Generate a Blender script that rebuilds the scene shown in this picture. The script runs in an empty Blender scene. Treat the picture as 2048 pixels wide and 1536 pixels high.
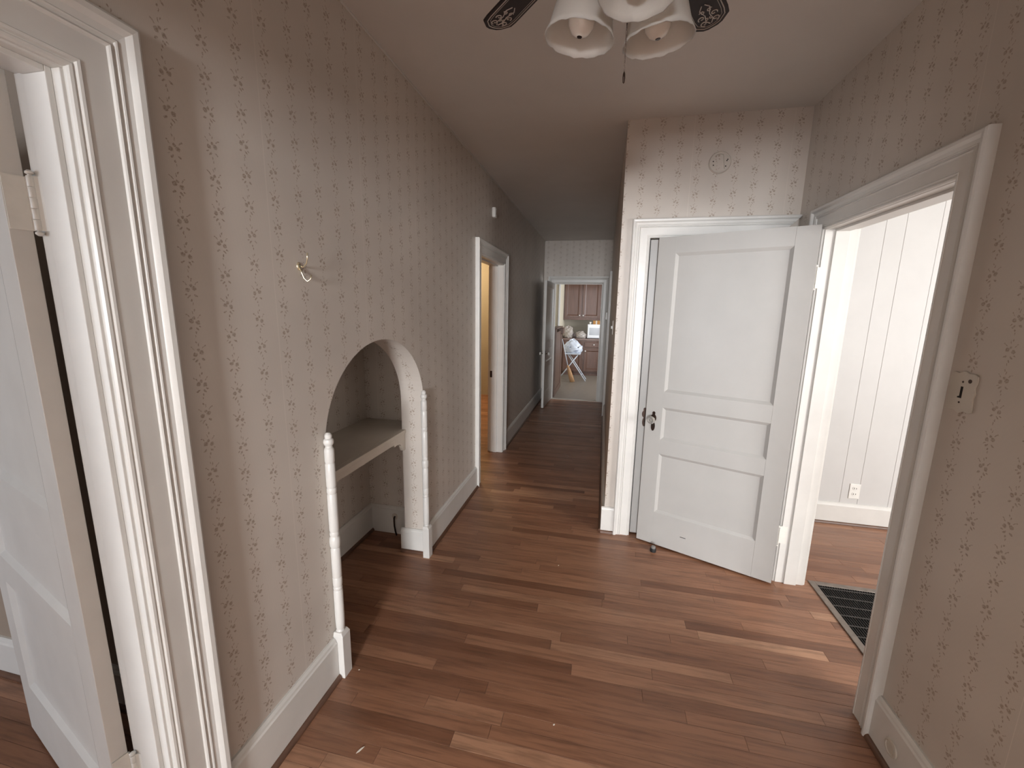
import bpy, bmesh, math, random
from mathutils import Vector, Matrix

random.seed(7)
sc = bpy.context.scene
COL = sc.collection

# ------------------------------------------------------------------ camera
CAM = dict(f=825.3, pitch=-0.17931, yaw=-0.21477, roll=0.01751, loc=(1.0317, 0.0, 1.55))
def cam_axes():
    p, y, r = CAM['pitch'], CAM['yaw'], CAM['roll']
    fw = Vector((math.sin(y)*math.cos(p), math.cos(y)*math.cos(p), math.sin(p)))
    rt = Vector((math.cos(y), -math.sin(y), 0)); up = rt.cross(fw)
    return fw, math.cos(r)*rt + math.sin(r)*up, -math.sin(r)*rt + math.cos(r)*up
FW, RT, UP = cam_axes()
cd = bpy.data.cameras.new('camera'); cam = bpy.data.objects.new('camera', cd); COL.objects.link(cam)
M = Matrix((RT, UP, -FW)).transposed().to_4x4(); M.translation = CAM['loc']
cam.matrix_world = M
cd.sensor_fit = 'HORIZONTAL'; cd.sensor_width = 36; cd.lens = CAM['f']/2048*36
cd.clip_start = 0.02
sc.camera = cam

# ------------------------------------------------------------------ world, lights, exposure
w = bpy.data.worlds.new('world'); sc.world = w; w.use_nodes = True
w.node_tree.nodes['Background'].inputs[0].default_value = (.62, .74, .95, 1)
w.node_tree.nodes['Background'].inputs[1].default_value = 0.6
sc.view_settings.view_transform = 'Standard'; sc.view_settings.look = 'None'
sc.view_settings.exposure = 1.05; sc.view_settings.gamma = 1.0
sc.view_settings.use_curve_mapping = False

def area(name, loc, direction, sx, sy, power, color=(1, 1, 1)):
    ld = bpy.data.lights.new(name, 'AREA'); ld.shape = 'RECTANGLE'; ld.size = sx; ld.size_y = sy
    ld.energy = power; ld.color = color
    o = bpy.data.objects.new(name, ld); COL.objects.link(o); o.location = loc
    o.rotation_euler = Vector(direction).to_track_quat('-Z', 'Y').to_euler()
    return o
# daylight just outside each window of the house
area('daylight_front_door', (1.12, -4.86, 1.54), (0, 1, -.03), .70, .84, 200, (.95, .97, 1.0))
area('daylight_east_room', (4.55, 0.0, 1.55), (-.35, 1, -.1), 1.6, 1.5, 62, (1.0, .985, .96))
area('daylight_west_room', (-2.3, -2.66, 1.25), (0, 1, -.08), 1.5, 1.5, 31, (.86, .92, 1.0))
ld = bpy.data.lights.new('bedroom_ceiling_lamp', 'POINT'); ld.energy = 30; ld.color = (1.0, .74, .42); ld.shadow_soft_size = .12
lo = bpy.data.objects.new('bedroom_ceiling_lamp', ld); COL.objects.link(lo); lo.location = (-1.7, 6.25, 2.25)
area('daylight_kitchen', (2.9, 8.2, 1.6), (-1, .6, -.15), 1.3, 1.1, 40, (.92, .96, 1.0))

# ------------------------------------------------------------------ materials
def srgb(r, g, b):
    f = lambda c: (c/255/12.92) if c/255 <= .04045 else ((c/255+.055)/1.055)**2.4
    return (f(r), f(g), f(b), 1)

class NT:
    def __init__(s, name):
        s.m = bpy.data.materials.new(name); s.m.use_nodes = True
        s.t = s.m.node_tree; s.b = s.t.nodes['Principled BSDF']
    def n(s, typ, **kw):
        o = s.t.nodes.new(typ)
        for k, v in kw.items():
            if k.startswith('i_'):
                key = k[2:]; o.inputs[int(key) if key.isdigit() else key].default_value = v
            else: setattr(o, k, v)
        return o
    def l(s, a, b): s.t.links.new(a, b)
    def math(s, op, a, b=None, clamp=False):
        o = s.n('ShaderNodeMath', operation=op, use_clamp=clamp)
        for i, v in enumerate((a, b)):
            if v is None: continue
            if isinstance(v, (int, float)): o.inputs[i].default_value = v
            else: s.l(v, o.inputs[i])
        return o.outputs[0]
    def mix(s, fac, a, b, mode='MIX'):
        o = s.n('ShaderNodeMix', data_type='RGBA', blend_type=mode)
        for k, v in ((0, fac), (6, a), (7, b)):
            if isinstance(v, (int, float, tuple)): o.inputs[k].default_value = v
            else: s.l(v, o.inputs[k])
        return o.outputs[2]
    def noise(s, vec, scale, detail=3, rough=.55):
        o = s.n('ShaderNodeTexNoise'); o.inputs['Scale'].default_value = scale
        o.inputs['Detail'].default_value = detail; o.inputs['Roughness'].default_value = rough
        if vec is not None: s.l(vec, o.inputs['Vector'])
        return o.outputs['Fac']
    def ramp(s, fac, stops):
        o = s.n('ShaderNodeValToRGB'); e = o.color_ramp.elements
        while len(e) < len(stops): e.new(.5)
        for i, (p, c) in enumerate(stops): e[i].position = p; e[i].color = c
        s.l(fac, o.inputs[0]); return o.outputs[0]
    def bump(s, h, strength, dist=.002):
        o = s.n('ShaderNodeBump'); o.inputs['Strength'].default_value = strength; o.inputs['Distance'].default_value = dist
        s.l(h, o.inputs['Height']); s.l(o.outputs[0], s.b.inputs['Normal'])

def paint(name, col, rough=.4, var=.06, bump=.12, scale=9, spec=.5, metal=0, bscale=120):
    k = NT(name); p = k.n('ShaderNodeTexCoord').outputs['Object']
    nz = k.noise(p, scale, 4)
    dark = tuple(c*(1-var) for c in col[:3])+(1,); light = tuple(min(1, c*(1+var*.5)) for c in col[:3])+(1,)
    k.l(k.ramp(nz, [(.3, dark), (.7, light)]), k.b.inputs['Base Color'])
    k.b.inputs['Roughness'].default_value = rough; k.b.inputs['Metallic'].default_value = metal
    k.b.inputs['Specular IOR Level'].default_value = spec
    if bump: k.bump(k.noise(p, bscale, 3), bump, .001)
    return k.m

def wallpaper(name, u0=.822, v0=1.459, base=(.63, .573, .515), tint=(.35, .275, .215), contrast=1.4):
    k = NT(name); uv = k.n('ShaderNodeUVMap').outputs[0]
    sep = k.n('ShaderNodeSeparateXYZ'); k.l(uv, sep.inputs[0])
    PU, PV = .1043, .0822
    u = k.math('DIVIDE', k.math('SUBTRACT', sep.outputs[0], u0), PU)
    ci = k.math('FLOOR', u); fu = k.math('MULTIPLY', k.math('SUBTRACT', k.math('SUBTRACT', u, ci), .5), PU)
    odd = k.math('FLOORED_MODULO', ci, 2.0)
    v = k.math('ADD', k.math('DIVIDE', k.math('SUBTRACT', sep.outputs[1], v0), PV), k.math('MULTIPLY', odd, .5))
    ri = k.math('FLOOR', v); fv = k.math('MULTIPLY', k.math('SUBTRACT', k.math('SUBTRACT', v, ri), .5), PV)
    flip = k.math('SUBTRACT', 1.0, k.math('MULTIPLY', k.math('FLOORED_MODULO', k.math('ADD', ri, ci), 2.0), 2.0))
    cb = k.n('ShaderNodeCombineXYZ'); k.l(k.math('MULTIPLY', fu, flip), cb.inputs[0]); k.l(fv, cb.inputs[1])
    nz = k.n('ShaderNodeTexNoise'); nz.inputs['Scale'].default_value = 170; nz.inputs['Detail'].default_value = 2
    k.l(uv, nz.inputs['Vector'])
    off = k.n('ShaderNodeVectorMath', operation='MULTIPLY_ADD'); k.l(nz.outputs['Color'], off.inputs[0])
    off.inputs[1].default_value = (.006, .006, 0); off.inputs[2].default_value = (-.003, -.003, 0)
    pos = k.n('ShaderNodeVectorMath', operation='ADD'); k.l(cb.outputs[0], pos.inputs[0]); k.l(off.outputs[0], pos.inputs[1])
    shapes = [(-.009, .006, .0072, .0068, 0), (.0085, .0015, .0068, .0066, 0), (-.001, .013, .005, .0045, .4),
              (-.012, -.0125, .0062, .003, .5), (.0065, -.0145, .0065, .0028, -.75), (.014, -.0095, .0045, .002, -.4),
              (-.0145, .0185, .0055, .0016, -.8), (-.02, .0225, .003, .0018, -.4), (.012, .016, .0048, .0014, .9),
              (.0165, .0215, .0026, .0018, .5), (.001, -.024, .0026, .0042, .1), (-.003, .027, .0016, .0055, .2),
              (.0025, .033, .002, .004, -.4), (-.0015, -.033, .0016, .0045, .1)]
    acc = None
    for x, y, a, b, r in shapes:
        mp = k.n('ShaderNodeMapping', vector_type='TEXTURE'); k.l(pos.outputs[0], mp.inputs[0])
        mp.inputs[1].default_value = (x, y, 0); mp.inputs[2].default_value = (0, 0, r); mp.inputs[3].default_value = (a, b, 1)
        ln = k.n('ShaderNodeVectorMath', operation='LENGTH'); k.l(mp.outputs[0], ln.inputs[0])
        d = k.math('SUBTRACT', 1.0, ln.outputs['Value'])
        acc = d if acc is None else k.math('MAXIMUM', acc, d)
    mask = k.math('MULTIPLY', acc, 3.2, True)
    tex = k.ramp(k.noise(uv, 260, 3), [(.33, (.25, .25, .25, 1)), (.6, (1, 1, 1, 1))])
    mask = k.math('MULTIPLY', mask, k.math('MULTIPLY', tex, .78*contrast))
    # faint pin lines woven into the paper between the vines
    st = k.math('ABSOLUTE', k.math('SINE', k.math('MULTIPLY', sep.outputs[0], 2*math.pi/.0087)))
    st = k.math('MULTIPLY', k.math('POWER', st, 10.0), k.noise(uv, 90, 2))
    age = k.noise(uv, 1.7, 3)
    lo = tuple(c*.90 for c in base)+(1,); hi = tuple(c*1.06 for c in base)+(1,)
    bc = k.ramp(age, [(.3, lo), (.7, hi)])
    bc = k.mix(k.math('MULTIPLY', st, .16), bc, tuple(c*.72 for c in base)+(1,))
    bc = k.mix(mask, bc, tint+(1,))
    # paper seams every five columns
    s = k.math('DIVIDE', k.math('SUBTRACT', sep.outputs[0], u0+.332), PU*5)
    ds = k.math('ABSOLUTE', k.math('SUBTRACT', k.math('SUBTRACT', s, k.math('FLOOR', s)), .5))
    seam = k.math('GREATER_THAN', ds, .4975)
    bc = k.mix(k.math('MULTIPLY', seam, .35), bc, tuple(min(1, c*1.25) for c in base)+(1,))
    k.l(bc, k.b.inputs['Base Color'])
    k.b.inputs['Roughness'].default_value = .42; k.b.inputs['Specular IOR Level'].default_value = .42
    k.bump(k.math('ADD', k.noise(uv, 420, 2), k.math('MULTIPLY', seam, 2.0)), .10, .001)
    return k.m

def wood_floor(name):
    k = NT(name); geo = k.n('ShaderNodeNewGeometry').outputs['Position']
    at = k.n('ShaderNodeAttribute', attribute_name='tone'); sepc = k.n('ShaderNodeSeparateColor'); k.l(at.outputs['Color'], sepc.inputs[0])
    t1, t2 = sepc.outputs[0], sepc.outputs[1]
    shift = k.n('ShaderNodeCombineXYZ'); k.l(k.math('MULTIPLY', t2, 37.0), shift.inputs[0]); k.l(k.math('MULTIPLY', t1, 19.0), shift.inputs[2])
    add = k.n('ShaderNodeVectorMath', operation='ADD'); k.l(geo, add.inputs[0]); k.l(shift.outputs[0], add.inputs[1])
    mp = k.n('ShaderNodeMapping'); mp.inputs[3].default_value = (1.6, 26, 1); k.l(add.outputs[0], mp.inputs[0])
    g = k.noise(mp.outputs[0], 2.6, 6, .62)
    mp2 = k.n('ShaderNodeMapping'); mp2.inputs[3].default_value = (5, 150, 1); k.l(add.outputs[0], mp2.inputs[0])
    g2 = k.noise(mp2.outputs[0], 2.0, 3, .5)
    base = k.ramp(t1, [(0, (.20, .083, .042, 1)), (.35, (.30, .138, .076, 1)), (.7, (.385, .188, .106, 1)), (1, (.50, .275, .165, 1))])
    c = k.mix(k.math('MULTIPLY', k.ramp(g, [(.30, (1, 1, 1, 1)), (.55, (0, 0, 0, 1))]), .6), base, (.085, .034, .017, 1))
    mp3 = k.n('ShaderNodeMapping'); mp3.inputs[3].default_value = (2.2, 9, 1); k.l(add.outputs[0], mp3.inputs[0])
    c = k.mix(k.math('MULTIPLY', k.ramp(k.noise(mp3.outputs[0], 1.7, 5, .6), [(.52, (0, 0, 0, 1)), (.72, (1, 1, 1, 1))]), .45), c, (.105, .045, .024, 1))
    c = k.mix(k.math('MULTIPLY', k.ramp(g2, [(.5, (0, 0, 0, 1)), (.75, (1, 1, 1, 1))]), .25), c, (.30, .155, .085, 1))
    wear = k.ramp(k.noise(geo, 1.3, 4), [(.42, (0, 0, 0, 1)), (.66, (1, 1, 1, 1))])
    c = k.mix(k.math('MULTIPLY', wear, .22), c, (.28, .17, .115, 1))
    k.l(c, k.b.inputs['Base Color'])
    k.l(k.math('ADD', .27, k.math('MULTIPLY', k.noise(geo, 6, 4), .24)), k.b.inputs['Roughness'])
    k.b.inputs['Specular IOR Level'].default_value = .5
    k.bump(k.math('ADD', g2, k.math('MULTIPLY', g, .6)), .10, .001)
    return k.m

def cabinet_wood(name, a, b, rough=.35):
    k = NT(name); p = k.n('ShaderNodeTexCoord').outputs['Object']
    mp = k.n('ShaderNodeMapping'); mp.inputs[3].default_value = (30, 30, 1.6); k.l(p, mp.inputs[0])
    k.l(k.ramp(k.noise(mp.outputs[0], 2, 5), [(.3, a+(1,)), (.72, b+(1,))]), k.b.inputs['Base Color'])
    k.b.inputs['Roughness'].default_value = rough
    return k.m

MW = wallpaper('floral_wallpaper')
MW_CLOSET = wallpaper('floral_wallpaper_closet_side', u0=.6325)
MW_RIGHT = wallpaper('floral_wallpaper_right', u0=.79)
MW_BED = wallpaper('striped_bedroom_wallpaper', u0=.5, base=(.66, .52, .34), tint=(.42, .30, .17), contrast=.6)
MCEIL = paint('ceiling_paint', (.68, .655, .62), .55, .04, .25, 3)
MTRIM = paint('white_gloss_trim', (.72, .705, .672), .32, .05, .10, 7)
MDOOR = paint('cream_door_paint', (.47, .458, .436), .34, .04, .14, 5)
MEND = paint('end_door_dark_tone', (.34, .31, .28), .34, .04, .14, 5)  # darker than the other doors; only the edge strip is white
MSHELF = paint('shelf_paint', (.66, .60, .52), .4, .06, .1, 7)
MPANEL = paint('white_panelling_paint', (.62, .612, .598), .5, .03, .1, 5)
MPLAIN = paint('brown_plaster', (.34, .27, .21), .7, .12, .2, 3)
MKWALL = paint('kitchen_wall_paint', (.42, .38, .31), .6, .05, .1, 4)
MCREAM = paint('cream_wall_paint', (.78, .70, .55), .55, .04, .1, 4)
MFLOOR = wood_floor('oak_strip_floor')
MSHOE = paint('stained_shoe_moulding', (.13, .065, .04), .4, .3, .1, 12)
MSUB = paint('subfloor', (.05, .03, .02), .9, .1, 0)
MVINYL = paint('kitchen_vinyl', (.25, .21, .17), .38, .10, .05, 14)
MBRASS = paint('dark_bronze', (.045, .025, .018), .38, .3, .05, 40, metal=.7)
MGOLD = paint('pale_brass', (.80, .70, .50), .25, .1, 0, 40, metal=.8)
MHINGE = paint('painted_hinge', (.78, .76, .71), .35, .05, .1, 30)
MBLACK = paint('black_rubber', (.012, .012, .013), .55, .1, 0)
MDARK = paint('dark_void', (.015, .012, .010), .9, .1, 0)
MPLASTIC = paint('white_plastic', (.82, .81, .77), .35, .03, 0)
MPLATE = paint('aged_ivory_plate', (.60, .56, .49), .4, .06, .05)
MBRACKET = paint('aged_white_bracket', (.58, .53, .47), .45, .05, .05)
MGRILLE = paint('black_iron_grille', (.012, .010, .010), .6, .3, .1, 50)
MBARS = paint('dark_iron_bar', (.055, .048, .043), .5, .2, .05, 40)
MGRFR = paint('worn_steel_frame', (.24, .20, .17), .42, .25, .1, 30, metal=.4)
MCHERRY = cabinet_wood('cherry_cabinet', (.080, .036, .022), (.145, .068, .044))
MPART = cabinet_wood('stained_partition_wood', (.10, .058, .042), (.18, .11, .082), .45)
MBLADE = paint('dark_walnut_blade', (.022, .013, .011), .65, .3, .05, 20)
MFILI = paint('silver_filigree', (.52, .47, .43), .4, .1, 0, metal=.3)
MMOTOR = paint('aged_brass_motor', (.30, .20, .10), .3, .1, .03, 20, metal=.9)
MSTRAW = paint('broom_straw', (.52, .30, .15), .8, .2, .3, 60)
MSTEEL = paint('pale_painted_steel', (.62, .66, .72), .35, .06, 0)
MBAG = paint('grey_plastic_bag', (.46, .41, .37), .35, .18, .35, 18, bscale=40)
MBAGW = paint('white_blue_plastic_bag', (.74, .79, .88), .35, .10, .35, 14, bscale=40)
MBLUE = paint('blue_print', (.10, .13, .22), .5, .1, 0)
MMICRO = paint('white_enamel', (.86, .88, .90), .12, .03, 0)
MCARD = paint('orange_cardboard', (.42, .20, .055), .7, .2, .1, 20)
MCHIP = paint('paint_chip', (.85, .80, .70), .6, .05, 0)

def glass_shade_mat():
    k = NT('frosted_tulip_glass'); p = k.n('ShaderNodeTexCoord').outputs['Object']
    k.b.inputs['Base Color'].default_value = (.90, .87, .82, 1); k.b.inputs['Roughness'].default_value = .35
    k.b.inputs['Transmission Weight'].default_value = .62; k.b.inputs['IOR'].default_value = 1.12
    k.bump(k.noise(p, 30, 3), .25, .002)
    return k.m
MSHADE = glass_shade_mat()
def clear_knob():
    k = NT('glass_knob'); k.b.inputs['Base Color'].default_value = (.62, .60, .57, 1)
    k.b.inputs['Roughness'].default_value = .06; k.b.inputs['Transmission Weight'].default_value = .65; k.b.inputs['IOR'].default_value = 1.45
    return k.m
MKNOB = clear_knob()
MBULB = paint('frosted_bulb', (.80, .76, .70), .12, .02, 0)

# ------------------------------------------------------------------ mesh builder
class MB:
    def __init__(s): s.v = []; s.f = []; s.tone = []
    def add(s, vs, fs, tone=None):
        o = len(s.v); s.v += [tuple(p) for p in vs]; s.f += [tuple(i+o for i in f) for f in fs]
        s.tone += [tone]*len(vs); return s
    def box(s, x0, x1, y0, y1, z0, z1, T=None):
        vs = [(x, y, z) for x in (x0, x1) for y in (y0, y1) for z in (z0, z1)]
        if T: vs = [T(*p) for p in vs]
        return s.add(vs, [(0, 1, 3, 2), (4, 6, 7, 5), (0, 4, 5, 1), (2, 3, 7, 6), (0, 2, 6, 4), (1, 5, 7, 3)])
    def quad(s, a, b, c, d): return s.add([a, b, c, d], [(0, 1, 2, 3)])
    def prism(s, poly, T, h0, h1):        # poly in 2-D, T(a,b,h) -> xyz
        n = len(poly); vs = [T(a, b, h0) for a, b in poly]+[T(a, b, h1) for a, b in poly]
        return s.add(vs, [tuple(range(n))[::-1], tuple(range(n, 2*n))]+[(i, (i+1) % n, n+(i+1) % n, n+i) for i in range(n)])
    def lathe(s, prof, T=None, n=24, caps=True):  # prof [(r,z)]
        vs = []; 
        for r, z in prof:
            for i in range(n):
                a = 2*math.pi*i/n; p = (r*math.cos(a), r*math.sin(a), z); vs.append(T(*p) if T else p)
        fs = [(j*n+i, j*n+(i+1) % n, (j+1)*n+(i+1) % n, (j+1)*n+i) for j in range(len(prof)-1) for i in range(n)]
        if caps: fs += [tuple(range(n))[::-1], tuple(range((len(prof)-1)*n, len(prof)*n))]
        return s.add(vs, fs)
    def tube(s, pts, r, n=8):
        pts = [Vector(p) for p in pts]; m = len(pts); rs = r if isinstance(r, (list, tuple)) else [r]*m
        vs = []; up = None
        for i, p in enumerate(pts):
            d = (pts[min(i+1, m-1)]-pts[max(i-1, 0)]).normalized()
            if up is None: up = Vector((0, 0, 1)) if abs(d.z) < .9 else Vector((1, 0, 0))
            a = d.cross(up).normalized(); b = a.cross(d); up = b
            for q in range(n):
                t = 2*math.pi*q/n; vs.append(tuple(p+a*math.cos(t)*rs[i]+b*math.sin(t)*rs[i]))
        fs = [(i*n+q, i*n+(q+1) % n, (i+1)*n+(q+1) % n, (i+1)*n+q) for i in range(m-1) for q in range(n)]
        fs += [tuple(range(n))[::-1], tuple(range((m-1)*n, m*n))]
        return s.add(vs, fs)
    def sphere(s, c, rx, ry, rz, n=14, m=8, fn=None):
        vs = []
        for j in range(m+1):
            th = math.pi*j/m
            for i in range(n):
                a = 2*math.pi*i/n; k = fn(a, th) if fn else 1
                vs.append((c[0]+rx*k*math.sin(th)*math.cos(a), c[1]+ry*k*math.sin(th)*math.sin(a), c[2]+rz*k*math.cos(th)))
        return s.add(vs, [(j*n+i, (j+1)*n+i, (j+1)*n+(i+1) % n, j*n+(i+1) % n) for j in range(m) for i in range(n)])
    def build(s, name, mat, parent=None, smooth=False, bevel=0, uvoff=(0, 0), fix=True, seg=2):
        me = bpy.data.meshes.new(name); me.from_pydata(s.v, [], s.f)
        if fix:
            bm = bmesh.new(); bm.from_mesh(me)
            if bevel == 0 and smooth: bmesh.ops.remove_doubles(bm, verts=bm.verts, dist=1e-6)
            bmesh.ops.recalc_face_normals(bm, faces=bm.faces); bm.to_mesh(me); bm.free()
        if s.tone and s.tone[0] is not None:
            ca = me.color_attributes.new('tone', 'FLOAT_COLOR', 'POINT')
            for i, t in enumerate(s.tone): ca.data[i].color = (t[0], t[1], 0, 1)
        uv = me.uv_layers.new(name='UVMap')
        for p in me.polygons:
            nx, ny, nz = (abs(c) for c in p.normal)
            for li in p.loop_indices:
                c = me.vertices[me.loops[li].vertex_index].co
                if nx >= ny and nx >= nz: q = (c.y, c.z)
                elif ny >= nz: q = (c.x, c.z)
                else: q = (c.x, c.y)
                uv.data[li].uv = (q[0]+uvoff[0], q[1]+uvoff[1])
        me.materials.append(mat)
        o = bpy.data.objects.new(name, me); COL.objects.link(o)
        if smooth:
            for p in me.polygons: p.use_smooth = True
        if bevel:
            b = o.modifiers.new('bevel', 'BEVEL'); b.width = bevel; b.segments = seg; b.limit_method = 'ANGLE'; b.angle_limit = math.radians(40)
        if parent: o.parent = parent
        return o

def empty(name, loc=(0, 0, 0), rotz=0, parent=None):
    o = bpy.data.objects.new(name, None); COL.objects.link(o); o.empty_display_size = .1
    o.location = loc; o.rotation_euler = (0, 0, rotz)
    if parent: o.parent = parent
    return o
def thing(name, label, cat, loc=(0, 0, 0), rotz=0, group=None):
    return tag(empty(name, loc, rotz), label, cat, group)
def tag(o, label, cat, group=None):
    o['label'] = label; o['category'] = cat
    if group: o['group'] = group
    return o
def struct(o, label=None):
    o['kind'] = 'structure'
    if label: o['label'] = label
    return o
def shade_smooth_angle(o, deg=35):
    me = o.data
    bm = bmesh.new(); bm.from_mesh(me)
    for f in bm.faces: f.smooth = True
    for e in bm.edges:
        e.smooth = not (len(e.link_faces) == 2 and e.calc_face_angle(0) > math.radians(deg))
    bm.to_mesh(me); bm.free()
    return o

# ------------------------------------------------------------------ dimensions
H = 2.677; XC = 1.106; W = 2.0962; YC = 2.80; YE = 7.1337; TW = .115
YB = -4.7                                   # back of the entry
D1 = (-.17, .665); D2 = (3.40, 4.205)       # openings in the left wall
DR = (1.66, 2.47)                           # opening in the right wall
DE = (.19, .975)                            # opening in the end wall
DC = (1.283, 1.995)                         # closet opening
DH = 1.985                                  # door height
NY0, NY1, NZ0, NZT = 1.345, 2.248, .995, 1.397
XR = W+.144

# ------------------------------------------------------------------ walls
def px(x): return lambda s, z: (x, s, z)
lw = MB()
JT = .019                                    # thickness of the lining boards let into the walls
for a, b, z0, z1, tk in ((YB, D1[0]-JT, 0, H, TW), (D1[0]-JT, D1[1]+JT, DH+JT, H, TW), (D1[1]+JT, 1.10, 0, H, TW), (1.10, NY0, 0, H, .147),
                         (NY1, D2[0]-JT, 0, H, .147), (D2[0]-JT, D2[1]+JT, DH+JT, H, .147), (D2[1]+JT, YE, 0, H, .147)):
    lw.box(-tk, 0, a, b, z0, z1)
N = 40
arch = [((NY0+NY1)/2-math.cos(math.pi*i/N)*(NY1-NY0)/2, NZ0+math.sin(math.pi*i/N)*(NZT-NZ0)) for i in range(N+1)]
TN = .147
for i in range(N):
    (a, za), (b, zb) = arch[i], arch[i+1]
    lw.quad((0, a, za), (0, b, zb), (0, b, H), (0, a, H))
    lw.quad((-TN, a, za), (-TN, a, H), (-TN, b, H), (-TN, b, zb))
WL = struct(lw.build('wall_left', MW))
sf = MB()
for i in range(N):
    (a, za), (b, zb) = arch[i], arch[i+1]
    sf.quad((-TN, a, za), (-TN, b, zb), (0, b, zb), (0, a, za))
so = sf.build('arch_soffit', MW, WL)
L = 0
uvl = so.data.uv_layers[0]
for i, p in enumerate(so.data.polygons):
    (a, za), (b, zb) = arch[i], arch[i+1]; l2 = L+math.hypot(b-a, zb-za)
    for li in p.loop_indices:
        c = so.data.vertices[so.data.loops[li].vertex_index].co
        uvl.data[li].uv = (c.x+.95, L if abs(c.y-a) < 1e-6 and abs(c.z-za) < 1e-6 else l2)
    p.use_smooth = True; L = l2
# jamb faces of the arch carry one vine of the paper
for p in WL.data.polygons:
    if abs(p.normal.y) > .9 and (abs(p.center.y-NY1) < 1e-4 or abs(p.center.y-NY0) < 1e-4):
        for li in p.loop_indices: WL.data.uv_layers[0].data[li].uv.x += .95
# niche behind the arch
NX = -.50; NA, NB = 1.13, 2.43
nw = MB()
nw.quad((NX, NA, 0), (NX, NB, 0), (NX, NB, H), (NX, NA, H))
nw.quad((NX, NB, 0), (-TN, NB, 0), (-TN, NB, H), (NX, NB, H))
nw.quad((NX, NA, 0), (NX, NA, H), (-TN, NA, H), (-TN, NA, 0))
nw.quad((NX, NA, 1.75), (NX, NB, 1.75), (-TN, NB, 1.75), (-TN, NA, 1.75))
nw.box(NX-.1, NX-.002, NA, NB, 0, H)
struct(nw.build('wall_niche', MW, fix=False))

cw = MB()
cw.box(XC, DC[0], YC, YC+.11, 0, H); cw.box(DC[0], DC[1], YC, YC+.11, DH+.012, H); cw.box(DC[1], W, YC, YC+.11, 0, H)
WC = struct(cw.build('wall_closet', MW_CLOSET))
MB().box(DC[0]-.03, DC[1]+.03, YC+.111, YC+.13, 0, DH+.05).build('closet_dark_sheet', MDARK, WC)  # dark sheet standing in for the shade in the door gaps
hr = MB(); hr.box(XC, XC+.1, YC+.11, 6.20, 0, H); hr.box(XC, XC+.1, 6.20, 6.98, DH, H); hr.box(XC, XC+.1, 6.98, YE, 0, H)
hr.box(XC+.12, XC+.16, 6.1, YE, 0, H)
struct(hr.build('wall_hall', MW_RIGHT))
rw = MB(); rw.box(W, XR, YB, DR[0]-JT, 0, H); rw.box(W, XR, DR[0]-JT, DR[1]+JT, 1.972+JT, H); rw.box(W, XR, DR[1]+JT, YC+.11, 0, H)
struct(rw.build('wall_right', MW_RIGHT))
ew = MB(); ew.box(-.1, DE[0]-JT, YE, YE+.11, 0, H); ew.box(DE[0]-JT, DE[1]+JT, YE, YE+.11, DH+.004+JT, H); ew.box(DE[1]+JT, XC+.1, YE, YE+.11, 0, H)
struct(ew.build('wall_end', MW_CLOSET))
# back wall with the glazed front door; unseen header and returns added for shade
bw = MB(); bw.box(-.1, .70, YB-.1, YB, 0, H); bw.box(1.54, XR, YB-.1, YB, 0, H); bw.box(.70, 1.54, YB-.1, YB, 2.03, H)
struct(bw.build('wall_back', MW))
gd = struct(empty('door_5'))
for a, b, c, d in ((.70, .80, .01, 2.03), (1.44, 1.54, .01, 2.03), (.80, 1.44, .01, 1.12), (.80, 1.44, 1.93, 2.03), (1.10, 1.14, 1.12, 1.93)):
    MB().box(a, b, YB-.07, YB-.03, c, d).build('door_frame', MTRIM, gd, bevel=.003)
hd = MB(); hd.box(0, .21, -.50, -.38, 0, H); hd.box(1.70, W, -.50, -.38, 0, H); hd.box(.21, 1.70, -.50, -.38, 1.99, H)  # added out of view to block the front light
struct(hd.build('wall_light_baffle', MW))
ce = MB(); ce.box(-.02, XR, YB-.1, YC+.12, H, H+.08); ce.box(-.02, XC+.16, YC+.12, YE+.1, H, H+.08)
struct(ce.build('ceiling', MCEIL))

struct(MB().box(0, .007, -.3, YE, H-.009, H).build('trim_10', MCEIL, bevel=.002))
# neighbouring rooms
def shell(name, x0, x1, y0, y1, mat, sides, zt=H, wins=()):
    """plain walls around a neighbouring room; sides 'NSEW' to build, each an own structure"""
    t = .1
    B = {'N': (x0-t, x1+t, y1, y1+t), 'S': (x0-t, x1+t, y0-t, y0), 'W': (x0-t, x0, y0, y1), 'E': (x1, x1+t, y0, y1)}
    wn = dict(wins)
    for sd in sides:
        a, b, c, d = B[sd]; m = MB()
        if sd in wn:
            p, q, z0, z1 = wn[sd]
            if sd in 'NS':
                m.box(a, p, c, d, 0, zt); m.box(q, b, c, d, 0, zt); m.box(p, q, c, d, 0, z0); m.box(p, q, c, d, z1, zt)
            else:
                m.box(a, b, c, p, 0, zt); m.box(a, b, q, d, 0, zt); m.box(a, b, p, q, 0, z0); m.box(a, b, p, q, z1, zt)
        else: m.box(a, b, c, d, 0, zt)
        struct(m.build('wall_%s_%s' % (name, {'N': 'north', 'S': 'south', 'W': 'west', 'E': 'east'}[sd]), mat))
    struct(MB().box(x0-t, x1+t, y0-t, y1+t, zt, zt+.08).build('ceiling_'+name, MCEIL))
shell('east_room', XR, 5.2, -.2, 3.36, MPANEL, 'SE', wins={'S': (3.3, 5.0, .7, 2.3)}.items())
shell('west_room', -3.6, -TW, -2.5, 1.02, MPLAIN, 'NSW', wins={'S': (-3.1, -1.5, .45, 2.05)}.items())
shell('bedroom', -2.9, -TN, 2.55, 7.19, MW_BED, 'NSW')
shell('kitchen', -1.2, 2.7, YE+.11, 10.56, MKWALL, 'NEW', wins={'E': (7.7, 9.0, 1.0, 2.2)}.items())
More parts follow.
